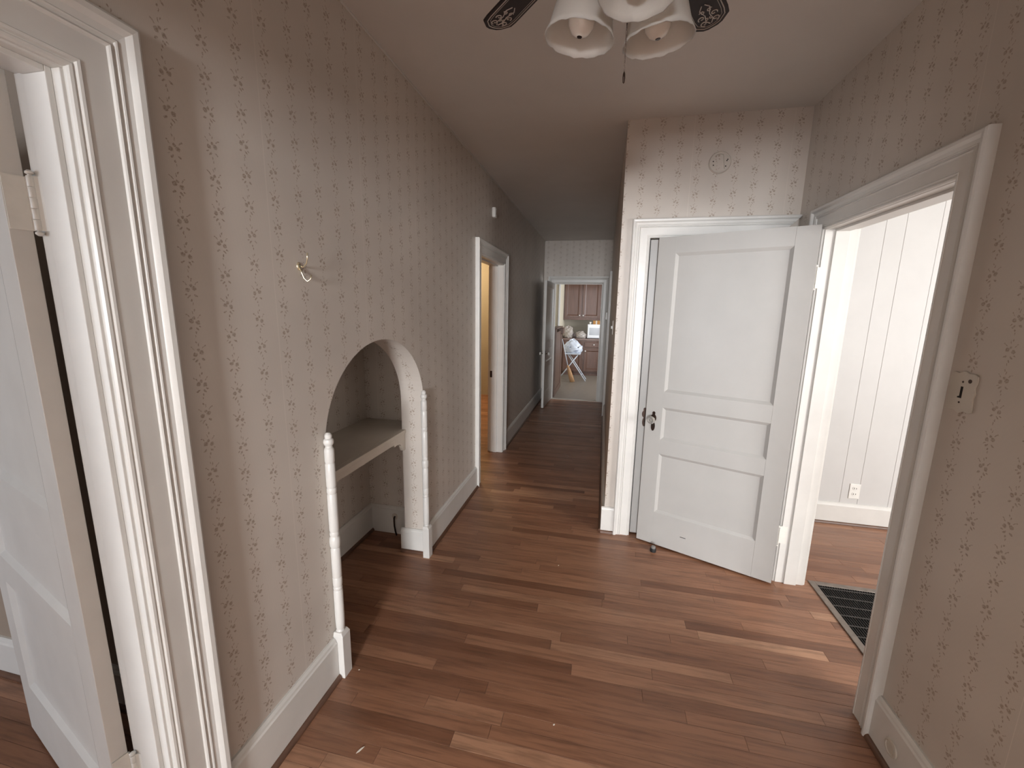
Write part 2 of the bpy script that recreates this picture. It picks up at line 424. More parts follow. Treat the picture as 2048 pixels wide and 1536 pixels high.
struct(MB().box(-1.2, -.1, YE, YE+.11, 0, H).box(XC+.1, 2.8, YE, YE+.11, 0, H).build('wall_kitchen_south', MKWALL))
kl = MB(); kl.box(-1.2, .055, 9.0, 10.56, 0, H)
struct(kl.build('wall_kitchen_return', MCREAM))
struct(MB().box(.055, .068, 9.02, 9.26, .9, 2.5).box(.055, .075, 8.99, 9.03, .9, 2.5).build('trim_9', MTRIM))

# panelled wall seen through the right doorway: boards of uneven width with open joints
ne = struct(MB().box(XR, 5.3, 3.3625, 3.46, 0, H).build('wall_east_room_north', MPANEL))
xs = [XR, 2.44, 2.55, 2.683, 2.83, 2.945, 3.14, 3.26, 3.45, 3.55, 3.70, 3.9, 4.05, 4.2, 4.4, 4.55, 4.8, 5.0, 5.2]
for a, b in zip(xs[:-1], xs[1:]):
    MB().box(a+.0008, b-.0008, 3.36, 3.366, 0, H).build('panel_board', MPANEL, ne, bevel=.0012, seg=1)

# ------------------------------------------------------------------ floor
FL = struct(MB().box(-3.7, 5.3, YB-.1, YE+.02, -.05, -.012).build('floor', MSUB))
struct(MB().box(-1.2, 2.75, YE+.02, 10.6, -.05, .002).build('floor_kitchen', MVINYL))
PW = .0572
zones = [(-.5, XR+.001, -4.7, YC+.1), (-.5, XC+.02, YC+.1, YE+.02), (XR, 4.6, -.2, 3.37), (-3.6, -.5, -2.5, 1.02), (-2.9, -.5, 2.55, 7.19)]
def zone_ok(x, y): return any(a <= x <= b and c <= y <= d for a, b, c, d in zones)
def project(p):
    d = Vector(p)-Vector(CAM['loc']); z = d.dot(FW)
    if z < .15: return None
    return (1024+CAM['f']*d.dot(RT)/z, 768-CAM['f']*d.dot(UP)/z, z)
planks = []
nrow = int((YE+.02-YB)/PW)
for r in range(nrow):
    y0 = YB+.02+r*PW; y1 = y0+PW
    ivs = sorted((a, b) for a, b, c, d in zones if c <= (y0+y1)/2 <= d)
    runs = []
    for a, b in ivs:
        if runs and a <= runs[-1][1]+.01: runs[-1][1] = max(runs[-1][1], b)
        else: runs.append([a, b])
    for a, b in runs:
        x = a-random.uniform(0, .5)
        while x < b:
            ln = random.choice((.35, .5, .62, .75, .9, 1.1, 1.35))*random.uniform(.85, 1.15)
            x0, x1 = max(a, x), min(b, x+ln); x += ln
            if x1-x0 > .02: planks.append((x0, x1, y0, y1))
def seen(pl):
    x0, x1, y0, y1 = pl; s = 0
    for fx in (.05, .35, .65, .95):
        X = x0+(x1-x0)*fx; Y = (y0+y1)/2
        if Y < YC: okk = (0 < X < 2.1) or (X >= 2.1 and Y > 1.15 and X < 3.3) or (-.35 < X <= 0 and NY0 < Y < NY1)
        else: okk = (0 < X < XC) or (X <= 0 and X > -.6 and 3.4 < Y) or (2.6 < X < 3.3 and Y < 3.37)
        q = project((X, Y, 0))
        if okk and q and -40 < q[0] < 2088 and 0 < q[1] < 1580: s += (x1-x0)/4*PW/q[2]**3
    return s
planks.sort(key=seen, reverse=True)
def plank_geo(mb, pl):
    x0, x1, y0, y1 = pl; g = .0005; c = .0003; dz = random.uniform(-.0004, .0003)
    x0 += g; x1 -= g; y0 += g; y1 -= g; zt = dz
    t = (min(1, max(0, random.gauss(.46, .24))), random.random())
    vs = [(x0, y0, -.012), (x1, y0, -.012), (x1, y1, -.012), (x0, y1, -.012), (x0, y0, zt-c), (x1, y0, zt-c), (x1, y1, zt-c), (x0, y1, zt-c),
          (x0+c, y0+c, zt), (x1-c, y0+c, zt), (x1-c, y1-c, zt), (x0+c, y1-c, zt)]
    fs = [(0, 1, 5, 4), (1, 2, 6, 5), (2, 3, 7, 6), (3, 0, 4, 7), (4, 5, 9, 8), (5, 6, 10, 9), (6, 7, 11, 10), (7, 4, 8, 11), (8, 9, 10, 11)]
    mb.add(vs, fs, t)
rest = MB()
for i, pl in enumerate(planks):
    if i < 300:
        m = MB(); plank_geo(m, pl); m.build('plank', MFLOOR, FL, fix=False)
    else: plank_geo(rest, pl)
ro = rest.build('strip_flooring', MFLOOR, FL, fix=False); ro['kind'] = 'stuff'

# ------------------------------------------------------------------ door casings, jambs, stops
PROF = [(0, 0), (0, .009), (.003, .013), (.008, .014), (.010, .012), (.012, .012), (.014, .018), (.019, .019), (.021, .017), (.070, .017),
        (.072, .021), (.075, .023), (.078, .021), (.080, .019), (.083, .019), (.085, .023), (.088, .024), (.091, .021), (.104, .024),
        (.109, .031), (.113, .034), (.124, .035), (.130, .031), (.131, .026), (.131, 0)]
def frame(axis, pos, sg):
    return (lambda s, t, z: (pos+sg*t, s, z)) if axis == 'x' else (lambda s, t, z: (s, pos+sg*t, z))
def casing(name, axis, pos, sg, s0, s1, zt, width=.12, skip=(), mat=MTRIM):
    root = struct(empty(name)); P = frame(axis, pos, sg); k = width/.131; prof = [(w_*k, t) for w_, t in PROF]; n = len(prof)
    def strip(f0, f1, nm):
        m = MB(); m.add([f0(w_, t) for w_, t in prof]+[f1(w_, t) for w_, t in prof],
                        [(i, i+1, n+i+1, n+i) for i in range(n-1)]+[tuple(range(n))[::-1], tuple(range(n, 2*n))])
        shade_smooth_angle(m.build(nm, mat, root), 25)
    if 0 not in skip: strip(lambda w_, t: P(s0-w_, t, 0), lambda w_, t: P(s0-w_, t, zt+w_), 'side_casing')
    if 1 not in skip: strip(lambda w_, t: P(s1+w_, t, 0), lambda w_, t: P(s1+w_, t, zt+w_), 'side_casing')
    strip(lambda w_, t: P(s0-w_, t, zt+w_), lambda w_, t: P(s1+w_, t, zt+w_), 'head_casing')
    return root
def jamb(root, axis, pos, sg, s0, s1, zt, depth, stop, rev=.006):
    """lining boards from the hall face inward; stop = (t0, t1) of the planted stop"""
    P = frame(axis, pos, sg); th = .02
    def bx(nm, a, b, t0, t1, z0, z1, bev=.0015):
        MB().box(a, b, -t1, -t0, z0, z1, T=lambda s, t, z: P(s, t, z)).build(nm, MTRIM, root, bevel=bev)
    bx('side_jamb', s0-th, s0, -.002, depth, 0, zt); bx('side_jamb', s1, s1+th, -.002, depth, 0, zt)
    bx('head_jamb', s0-th, s1+th, -.002, depth, zt, zt+th)
    if stop:
        a, b = stop
        bx('stop_bead', s0, s0+.011, a, b, 0, zt); bx('stop_bead', s1-.011, s1, a, b, 0, zt); bx('stop_bead', s0+.011, s1-.011, a, b, zt-.011, zt)

r = casing('trim_1', 'x', 0, 1, D1[0]-.004, D1[1]+.006, DH+.004, .131); jamb(r, 'x', 0, 1, D1[0], D1[1], DH, TW+.002, (.018, .076))
r = casing('trim_2', 'x', 0, 1, D2[0]-.004, D2[1]+.004, DH+.004, .118); jamb(r, 'x', 0, 1, D2[0], D2[1], DH, TN+.002, (.05, .09))
st = MB(); st.box(-.128, -.104, D2[1]-.0015, D2[1]+.001, .83, .90); st.build('strike_plate', MBRASS, r)
r = casing('trim_3', 'x', W, -1, DR[0]-.004, DR[1]+.006, 1.974, .115); jamb(r, 'x', W, -1, DR[0], DR[1], 1.972, XR-W+.002, (.042, .105))
# casing on the far side of the right doorway
casing('trim_4', 'x', XR, 1, DR[0]-.004, DR[1]+.006, 1.974, .115)
r = casing('trim_5', 'y', YC, -1, DC[0], DC[1], DH+.012, .112, skip=(1,))
n_ = MB(); n_.box(DC[1], W-.002, YC-.02, YC, 0, DH+.012); n_.build('side_casing', MTRIM, r)
MB().box(DC[0]-.004, DC[0], YC-.002, YC+.1, 0, DH+.016).box(DC[1], DC[1]+.004, YC-.002, YC+.1, 0, DH+.016).build('side_jamb', MTRIM, r)
r = casing('trim_6', 'y', YE, -1, DE[0], DE[1], DH+.006, .112); jamb(r, 'y', YE, -1, DE[0], DE[1], DH+.004, .112, (.045, .08))
r = casing('trim_7', 'x', XC, -1, 6.22, 6.96, DH, .112)
MB().box(XC+.055, XC+.09, 6.22, 6.96, .01, DH).build('door_slab', MDOOR, r)
struct(MB().box(DE[0], DE[1], YE-.005, YE+.07, -.004, .008).build('trim_8', paint('aluminium_threshold', (.50, .46, .40), .35, .1, 0, metal=.4), bevel=.003))

# ------------------------------------------------------------------ baseboards
def baseboard(name, axis, pos, sg, s0, s1, h=.19, t=.02, shoe=True, mat=MTRIM):
    P = frame(axis, pos, sg)
    poly = [(0, 0), (t, 0), (t, h-.022), (t-.004, h-.016), (t-.006, h-.008), (t-.013, h), (0, h)]
    root = struct(MB().prism(poly, lambda a, b, s: P(s, a, b), s0, s1).build(name, mat))
    if shoe:
        q = [(t-.001, 0), (t+.014, 0)]+[(t+.014*math.cos(a), .019*math.sin(a)) for a in (.4, .8, 1.2)]+[(t-.001, .019)]
        MB().prism(q, lambda a, b, s: P(s, a, b), s0, s1).build('shoe_moulding', MSHOE, root)
    return root
baseboard('baseboard_left', 'x', 0, 1, D1[1]+.137, NY0-.034)
baseboard('baseboard_left_mid', 'x', 0, 1, NY1-.008, D2[0]-.122)
baseboard('baseboard_left_far', 'x', 0, 1, D2[1]+.122, YE)
baseboard('baseboard_right', 'x', W, -1, YB, DR[0]-.119)
baseboard('baseboard_right_far', 'x', W, -1, DR[1]+.121, YC)
baseboard('baseboard_closet', 'y', YC, -1, XC-.02, DC[0]-.112)
baseboard('baseboard_hall', 'x', XC, -1, YC, 6.10)
baseboard('baseboard_niche', 'x', NX, 1, NA, NB, .195)
baseboard('baseboard_niche_end', 'y', NB, -1, NX, -TN, .195, shoe=False)
baseboard('baseboard_arch', 'y', NY1, -1, -TN-.02, 0.0, .158, shoe=True)
baseboard('baseboard_east_room', 'y', 3.36, -1, XR, 5.2, .165)
baseboard('baseboard_west_room', 'y', 1.02, -1, -3.6, -TW, .17)
baseboard('baseboard_bedroom', 'y', 7.19, -1, -2.9, -TN, .19)

# ------------------------------------------------------------------ panelled doors
TH = .034
def frame_door(root, wd, ht, panels, mat, z0=.012, st=.104):
    """local frame: hinge edge at x=0, x towards the free edge, front face at y=0 looking to +y, back at y=-TH"""
    zs = sorted({p[0] for p in panels} | {p[1] for p in panels}); s0, s1 = st, wd-st
    MB().box(0, s0, -TH, 0, z0, ht).build('stile', mat, root, bevel=.0012)
    MB().box(s1, wd, -TH, 0, z0, ht).build('stile', mat, root, bevel=.0012)
    edges = [z0]+zs+[ht]
    for a, b in zip(edges[0::2], edges[1::2]):
        MB().box(s0, s1, -TH, 0, a, b).build('rail', mat, root)
    sl = .017; dp = .011
    for a, b in panels:
        m = MB()
        for y, d in ((0, -1), (-TH, 1)):
            o = [(s0, y, a), (s1, y, a), (s1, y, b), (s0, y, b)]; yi = y+d*dp
            i = [(s0+sl, yi, a+sl), (s1-sl, yi, a+sl), (s1-sl, yi, b-sl), (s0+sl, yi, b-sl)]
            m.add(o+i, [(0, 1, 5, 4), (1, 2, 6, 5), (2, 3, 7, 6), (3, 0, 4, 7), (4, 5, 6, 7)])
        m.build('panel', mat, root)
PAN = [(.239, .645), (.740, .953), (1.053, 1.895)]
def knob_set(root, x, z, front=True, back=True, knobmat=None, plate=MBRASS, bare=False):
    for use, y, sg in ((front, 0, 1), (back, -TH, -1)):
        if not use: continue
        def hw(t):                            # half width of the plate: round lobe, disc behind the knob, leaf below
            c = lambda z0, r, h: r*math.sqrt(max(0, 1-((t-z0)/h)**2))
            return max(c(.036, .0095, .012), c(.004, .0175, .026), c(-.051, .0125, .031), .0045 if -.024 < t < .034 else 0)
        zz = [.048-.130*i/40 for i in range(41)]
        out = [(x+hw(t), z+t) for t in zz]+[(x-hw(t), z+t) for t in reversed(zz[1:-1])]
        p = MB().prism(out, lambda a, b, h: (a, h, b), y, y+sg*.003).build('lock_plate', plate, root)
        if not bare: MB().lathe([(.007, 0), (.006, .03), (.011, .032), (.012, .037)], lambda a, b, c: (x+a, y+sg*(.002+c), z+b), 16).build('knob_shank', MGOLD, p, smooth=True)
        if not bare: MB().lathe([(.011, .036), (.021, .040), (.0255, .048), (.0255, .054), (.021, .060), (.017, .0615), (.014, .058), (.009, .0575), (.006, .061), (.001, .062)],
                   lambda a, b, c: (x+a, y+sg*c, z+b), 12).build('knob', knobmat or MKNOB, p)
        MB().lathe([(.0042, 0), (.0042, .0012)], lambda a, b, c: (x+a, y+sg*(.003+c), z-.045+b), 10).build('keyhole', MDARK, p)
def hinge(root, wpin, z, plates, h=.105, r=.0062):
    """butt hinge at a world plan position; plates = plan points the two leaves reach to (world)"""
    Mi = (Matrix.Translation(root.location) @ Matrix.Rotation(root.rotation_euler.z, 4, 'Z')).inverted()
    q = Mi @ Vector((wpin[0], wpin[1], 0)); m = MB()
    for k in range(5):
        a = z-h/2+h*k/5
        m.lathe([(r*.86, a+.0003), (r, a+.0016), (r, a+h/5-.0016), (r*.86, a+h/5-.0003)], lambda u, v, c: (q.x+u, q.y+v, c), 12)
    for zz, sg in ((z+h/2, 1), (z-h/2, -1)):
        m.lathe([(.003, 0), (.0035, sg*.002), (.0068, sg*.004), (.0068, sg*.007), (.003, sg*.0105), (.001, sg*.011)], lambda u, v, c: (q.x+u, q.y+v, zz+c), 12)
    for pt in plates:
        a = Vector(wpin); b = Vector(pt[:2]); prev = None
        for e in ([b] if len(pt) == 2 else [b, Vector(pt[2:])]):
            d = (e-a).normalized(); nn = Vector((-d.y, d.x))*.0014
            m.add([tuple(Mi @ Vector((v.x, v.y, zz))) for zz in (z-h/2, z+h/2) for v in (a-nn, a+nn, e+nn, e-nn)],
                  [(0, 1, 2, 3), (7, 6, 5, 4), (0, 4, 5, 1), (1, 5, 6, 2), (2, 6, 7, 3), (3, 7, 4, 0)])
            a = e
    return shade_smooth_angle(m.build('hinge', MHINGE, root), 40)

# leaf of the right doorway, swung open into the hall in front of the closet door
d1 = struct(empty('door_1', (2.0585, 2.4264, 0), math.atan2(.39650, -.91803)), 'cream three-panel door standing open across the closet door')
frame_door(d1, .794, 1.99, PAN, MDOOR)
knob_set(d1, .742, .872, back=False)
for z in (1.735, .300):
    hinge(d1, (2.0705, 2.4515), z, ((2.085, 2.4693, 2.122, 2.4693), (2.072, 2.4400, 2.075, 2.4585)))
MB().box(.48, .515, 0, .0004, .118, .122).build('scuff_mark', MBLACK, d1)
# left leaf, swung into the west room
d2 = struct(empty('door_2', (-.140, .628, 0), math.atan2(.28, -.96)), 'white three-panel door standing open into the left room')
frame_door(d2, .83, 1.99, PAN, MTRIM)
knob_set(d2, .775, .872, back=False)
for z in (1.744, .334):
    hinge(d2, (-.108, .657), z, ((-.098, .6645, -.080, .6645), (-.1285, .6605, -.1375, .629)))
# kitchen door at the end of the hall
d3 = struct(empty('door_3', (.194, 7.118, 0), math.atan2(-.999, -.045)), 'three-panel door open against the left side of the hall end')
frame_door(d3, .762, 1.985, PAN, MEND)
MB().box(.7615, .764, -TH, 0, .012, 1.985).build('edge_strip', MTRIM, d3)
knob_set(d3, .705, .872, knobmat=MPLASTIC)
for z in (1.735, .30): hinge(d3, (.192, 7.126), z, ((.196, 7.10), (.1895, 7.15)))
# closet door, shut behind the open leaf
d4 = struct(empty('door_4', (DC[1]-.003, YC+.012, 0), math.pi), 'cream closet door shut behind the open leaf')
frame_door(d4, DC[1]-DC[0]-.009, DH+.006, PAN, MDOOR)
knob_set(d4, DC[1]-DC[0]-.05, .872, back=False, bare=True)

# ------------------------------------------------------------------ arch posts
def post(label, x, y, plx, ply, arch_side):
    t = thing('turned_post', label, 'post', (x, y, 0), 0, 'turned posts at the wall niche')
    r = .0185
    pr = [(.0, .200), (r*.80, .200), (r*.95, .206), (r*.95, .214), (r*.8, .219), (r*.94, .226), (r, .26), (r, .396), (r*.86, .401), (r*.97, .406), (r*.97, .412), (r*.86, .417), (r, .424),
          (r, .455), (r*.88, .459), (r, .463), (r, .585), (r*.86, .591), (r*1.08, .598), (r*1.14, .616), (r*1.08, .634), (r*.86, .641), (r*.97, .647), (r*.97, .656), (r*.88, .661), (r, .668),
          (r, .818), (r*.87, .823), (r, .828), (r, .843), (r*.87, .848), (r, .854), (r, .945), (r*.87, .950), (r, .956), (r, 1.000), (r*.92, 1.008), (r*.72, 1.013), (r*.70, 1.020),
          (r*.98, 1.027), (r*1.06, 1.036), (r*.95, 1.045), (r*.66, 1.050), (r*.74, 1.056), (r*.70, 1.064), (r*.40, 1.071), (.0, 1.073)]
    shade_smooth_angle(MB().lathe(pr, n=28, caps=False).build('turned_shaft', MTRIM, t), 30)
    b = MB(); a0, a1 = plx; c0, c1 = ply
    b.add([(a0, c0, 0), (a1, c0, 0), (a1, c1, 0), (a0, c1, 0), (a0, c0, .196), (a1, c0, .196), (a1, c1, .196), (a0, c1, .196),
           (a0, c0+.004, .212), (a1-.010, c0+.006, .212), (a1-.010, c1-.006, .212), (a0, c1-.004, .212)],
          [(3, 2, 1, 0), (0, 1, 5, 4), (1, 2, 6, 5), (2, 3, 7, 6), (3, 0, 4, 7), (4, 5, 9, 8), (5, 6, 10, 9), (6, 7, 11, 10), (7, 4, 8, 11), (8, 9, 10, 11)])
    b.build('plinth_block', MTRIM, t, bevel=.002)
    return t
post('slim white turned post at the near side of the arched niche', .0195, 1.339, (-.0185, .026), (-.026, .026), 1)
post('slim white turned post at the far side of the arched niche', .0165, 2.216, (-.0155, .026), (-.026, .026), -1)

# shelf in the niche: board with a shaped apron on the front
sh = thing('niche_shelf', 'cream wooden shelf with bracketed apron across the arched niche', 'shelf', (0, 0, 0))
MB().box(NX+.001, -.118, NA+.002, NB-.002, .792, .812).box(-.147, -.118, NY0+.001, NY1-.001, .792, .812)
b = MB(); b.box(NX+.001, -.149, NA+.002, NB-.002, .790, .812); b.box(-.15, -.120, NY0+.001, NY1-.001, .790, .812); b.build('shelf_board', MSHELF, sh, bevel=.002)
ap = [(NY0+.002, .789), (NY0+.002, .685), (NY0+.030, .685)]
ap += [(NY0+.02+.012*math.sin(t), .69+.0*t) for t in ()]
ap += [(NY0+.038, .700), (NY0+.050, .724), (NY0+.075, .740), (NY0+.110, .744), (NY0+.135, .742), (NY0+.140, .756)]
ap += [(NY0+NY1-y, z) for y, z in reversed(ap)]
MB().prism(ap, lambda a, c, h: (h, a, c), -.146, -.126).build('apron', MSHELF, sh)

# ------------------------------------------------------------------ ceiling fan
fan = thing('ceiling_fan', 'dark bladed ceiling fan with three frosted tulip lamp shades', 'ceiling fan', (1.055, 1.02, 0))
MB().lathe([(.02, H-.001), (.062, H-.001), (.066, H-.012), (.055, H-.040), (.030, H-.055), (.016, H-.058)][::-1], n=32).build('canopy', MMOTOR, fan, smooth=True)
MB().lathe([(.012, 2.53), (.012, H-.05)], n=16).build('downrod', MMOTOR, fan, smooth=True)
shade_smooth_angle(MB().lathe([(.02, 2.365), (.085, 2.368), (.095, 2.385), (.098, 2.40), (.118, 2.412), (.128, 2.435), (.128, 2.475), (.118, 2.50), (.075, 2.525), (.03, 2.535), (.012, 2.536)], n=40).build('motor_housing', MMOTOR, fan), 30)
shade_smooth_angle(MB().lathe([(.004, 2.232), (.02, 2.236), (.034, 2.25), (.052, 2.275), (.058, 2.30), (.052, 2.325), (.06, 2.34), (.06, 2.364), (.02, 2.366)], n=32).build('light_fitter', MMOTOR, fan), 30)
for k in range(5):
    az = math.radians(64+72*k)
    R = Matrix.Rotation(az, 4, 'Z') @ Matrix.Translation((0, 0, 2.415)) @ Matrix.Rotation(math.radians(-11), 4, 'X')
    iron = MB(); ip = [(.085, -.016), (.13, -.012), (.17, -.034), (.215, -.030), (.235, 0), (.215, .030), (.17, .034), (.13, .012), (.085, .016)]
    iron.prism(ip, lambda a, c, h: R @ Vector((a, c, h)), -.010, -.0065)
    bl = MB(); r0, r1 = .165, .578; hw0, hw1 = .044, .053
    op = [(r0, -hw0), (r1-.055, -hw1), (r1-.030, -hw1*.96), (r1-.006, -hw1*.52), (r1, -hw1*.25), (r1, hw1*.25), (r1-.006, hw1*.52), (r1-.030, hw1*.96), (r1-.055, hw1), (r0, hw0), (r0-.015, 0)]
    blade = bl.prism(op, lambda a, c, h: R @ Vector((a, c, h)), -.003, .003)
    blade = bl.build('blade', MBLADE, fan, bevel=.0015)
    iron.build('blade_iron', MMOTOR, blade)
    # stencilled scrollwork on the underside of the blade tip
    f = MB()
    def P3(a, c): return R @ Vector((a, c, -.0033))
    def ln(pts, rr=.0011): f.tube([P3(*p) for p in pts], rr, 5)
    e = [(r0+.06, -.036), (r1-.06, -.043), (r1-.036, -.040), (r1-.016, -.022), (r1-.012, -.008), (r1-.012, .008), (r1-.016, .022), (r1-.036, .040), (r1-.06, .043), (r0+.06, .036)]
    ln(e, .0016); ln([(a-.007, c*.84) for a, c in e], .0008)
    for sg in (1, -1):
        for (ca, cc, rad, tw, st) in ((r1-.040, .016, .011, 2.2, 0), (r1-.066, .017, .010, 2.0, 1.0), (r1-.088, .010, .008, 1.8, 2.0), (r1-.052, .007, .006, 1.6, 3.1)):
            pts = []
            for q in range(19):
                t = q/18; an = st+t*tw*math.pi; rr = rad*(1-.75*t)
                pts.append((ca+rr*math.cos(an), sg*(cc+rr*math.sin(an))))
            ln(pts, .0017)
        ln([(r1-.028, sg*.002), (r1-.045, sg*.010), (r1-.07, sg*.006), (r1-.10, sg*.014), (r1-.118, sg*.004)], .0016)
    f.build('scrollwork', MFILI, blade)
SHC = (1.040-1.055, 1.020-1.02)
for k, deg in enumerate((163, 43, 283)):
    a = math.radians(deg); dx, dy = math.cos(a), math.sin(a); tilt = math.radians(8)
    ax = Vector((dx*math.sin(tilt), dy*math.sin(tilt), -math.cos(tilt))); side = Vector((-dy, dx, 0)); oth = ax.cross(side)
    top = Vector((SHC[0]+dx*.085, SHC[1]+dy*.085, 2.268))
    T = lambda x, y, z: top+side*x+oth*y+ax*z
    n = 48; prof = [(.022, 0), (.030, .006), (.043, .022), (.056, .045), (.064, .070), (.068, .092), (.072, .110), (.078, .124)]
    m = MB(); vs = []
    for ins in (0, 1):
        for j, (r_, z_) in enumerate(prof):
            for i in range(n):
                t = 2*math.pi*i/n; u = (j/(len(prof)-1))**3
                rr = (r_-ins*.0025)*(1+.003*u*math.cos(12*t+k)); zz = z_+.0010*u*math.cos(12*t+k)+.0008*u*math.cos(29*t)
                vs.append(tuple(T(rr*math.cos(t), rr*math.sin(t), zz)))
    J = len(prof); fs = []
    for ins in (0, 1):
        o = ins*J*n
        fs += [(o+j*n+i, o+j*n+(i+1) % n, o+(j+1)*n+(i+1) % n, o+(j+1)*n+i) for j in range(J-1) for i in range(n)]
    fs += [((J-1)*n+i, (J-1)*n+(i+1) % n, J*n+(J-1)*n+(i+1) % n, J*n+(J-1)*n+i) for i in range(n)]
    m.add(vs, fs); s_ = m.build('lamp_shade', MSHADE, fan, smooth=True)
    h_ = MB().lathe([(.016, -.035), (.026, -.03), (.027, .004), (.020, .008), (.006, .008)], lambda x, y, z: T(x, y, z), 20).build('lamp_holder', MMOTOR, fan, smooth=True)
    MB().lathe([(.0128, .006), (.0135, .034), (.020, .056), (.0285, .076), (.030, .088), (.027, .102), (.018, .114), (.006, .119), (.0, .1195)], lambda x, y, z: T(x, y, z), 24, caps=False).build('bulb', MBULB, h_, smooth=True)
    MB().lathe([(.006, .1192), (.005, .1202), (.0, .1203)], lambda x, y, z: T(x, y, z), 12, caps=False).build('bulb_mark', MBRASS, h_)
    arm = [Vector((SHC[0]+dx*.02, SHC[1]+dy*.02, 2.30)), Vector((SHC[0]+dx*.045, SHC[1]+dy*.045, 2.315)), top-ax*.03]
    MB().tube(arm, .009, 10).build('lamp_arm', MMOTOR, fan, smooth=True)
ch = MB(); cxy = (-.011, -.012)
z = 2.236
while z > 2.052:
    ch.sphere((cxy[0], cxy[1], z), .0013, .0013, .0016, 6, 4); z -= .0032
ch.tube([(cxy[0], cxy[1], 2.24), (cxy[0], cxy[1], 2.05)], .0006, 5)
ch.lathe([(.0005, 2.052), (.0024, 2.047), (.0030, 2.040), (.0022, 2.030), (.0006, 2.028)][::-1], lambda x, y, c: (cxy[0]+x, cxy[1]+y, c), 10)
ch.build('pull_chain', MBRASS, fan)

# ------------------------------------------------------------------ small fittings on the walls
# hook on the left wall
hk = thing('wall_hook', 'small bright brass double hook screwed to left wallpaper', 'hook', (0, 1.268, 1.682))
MB().lathe([(.0, .0), (.009, 0), (.0095, .002), (.007, .004), (.004, .005)], lambda a, b, c: (c, a, b*1.5), 16, caps=False).build('back_plate', MGOLD, hk, smooth=True)
MB().tube([(.003, 0, .002), (.02, -.001, -.003), (.034, -.003, .008), (.042, -.006, .026), (.044, -.008, .043)], [.003, .0026, .0024, .0022, .0030], 8).build('upper_prong', MGOLD, hk, smooth=True)
MB().tube([(.003, 0, -.004), (.010, .002, -.022), (.014, .006, -.040), (.024, .010, -.050), (.034, .013, -.042), (.037, .014, -.028)], [.003, .0026, .0024, .0024, .0022, .0026], 8).build('lower_prong', MGOLD, hk, smooth=True)
# sensor high on the left wall
sn = thing('alarm_sensor', 'small white alarm sensor box high on left wall above doorway', 'sensor', (0, 3.79, 2.40))
MB().box(0, .034, -.030, .030, -.043, .043).build('body', MPLASTIC, sn, bevel=.010, seg=3)
MB().box(.0335, .0355, -.018, .018, -.018, .022).build('lens', MPLATE, sn, bevel=.001)
# smoke-alarm mounting ring over the closet door
br = thing('mounting_ring', 'round white mounting ring with slot opening above the closet door', 'mounting ring', (1.6385, YC, 2.412))
no = 72; slot = []; outer = []
for i in range(no):
    t = 2*math.pi*i/no; c_, s_ = math.cos(t), math.sin(t); outer.append((.0605*c_, .0605*s_))
    q = min(.0225/abs(c_) if abs(c_) > 1e-6 else 9, 9); rad = min(q, .046); slot.append((rad*c_, rad*s_))
m = MB(); vs = []
rot = math.radians(8); ro_ = lambda p: (p[0]*math.cos(rot)-p[1]*math.sin(rot), p[0]*math.sin(rot)+p[1]*math.cos(rot))
slot = [ro_(p) for p in slot]; outer = [ro_(p) for p in outer]
for ring, y in ((outer, 0), (outer, -.007), ([(a*.95, b*.95) for a, b in outer], -.011), ([(a*.89, b*.89) for a, b in outer], -.0085), (slot, -.0085), (slot, 0)):
    vs += [(a, y, b) for a, b in ring]
m.add(vs, [(j*no+i, j*no+(i+1) % no, (j+1)*no+(i+1) % no, (j+1)*no+i) for j in range(5) for i in range(no)])
m.build('ring', MBRACKET, br)
for x, z in ((-.036, .006), (.037, .008), (.041, .014), (.033, -.022), (-.034, -.014)):
    MB().lathe([(.0035, 0), (.0035, .0004)], lambda a, b, c: (x+a, -.0085-c, z+b), 12).build('screw_hole', MDARK, br)
# switch plate with wavy outline
sp = thing('switch_plate', 'ivory scalloped switch plate with empty toggle slot on right wall', 'switch plate', (W, 1.481, 1.328))
out = []
for i in range(96):
    t = 2*math.pi*i/96; c_, s_ = math.cos(t), math.sin(t)
    k = 1/max(abs(c_)/.0455, abs(s_)/.060)
    k = min(k, .0685)
    k *= 1+.045*math.cos(8*t)+.018*math.cos(12*t+.6)
    out.append((k*c_, k*s_))
MB().prism(out, lambda a, b, h: (h, a, b), -.005, 0).build('plate', MPLATE, sp, bevel=.0018)
MB().prism([(-.0045, .017), (.0035, .017), (.0035, -.012), (.010, -.014), (.010, -.018), (-.0045, -.018)][::-1], lambda a, b, h: (h, a, b), -.0056, -.0048).build('toggle_slot', MDARK, sp)
for y, z, r_ in ((0, .031, .003), (0, -.031, .003), (-.0235, .036, .006)):
    MB().lathe([(r_, 0), (r_, .0008)], lambda a, b, c: (-.0050-c, y+a, z+b), 12).build('screw_hole', MBRASS, sp)
# outlet in the right-hand room
ot = thing('wall_outlet', 'white duplex outlet low on white panelled wall', 'outlet', (2.914, 3.36, .264))
MB().box(-.035, .035, -.006, 0, -.058, .058).build('plate', MPLASTIC, ot, bevel=.003)
for z in (.024, -.020):
    f_ = MB().prism([(.017*math.cos(t), z+.0145*math.sin(t)) for t in [2*math.pi*i/20 for i in range(20)]], lambda a, b, h: (a, h, b), -.0085, -.0055).build('receptacle', MPLASTIC, ot)
    MB().box(-.0085, -.0055, -.0092, -.0084, z-.006, z+.006).box(.0055, .0085, -.0092, -.0084, z-.005, z+.005).build('slots', MDARK, f_)
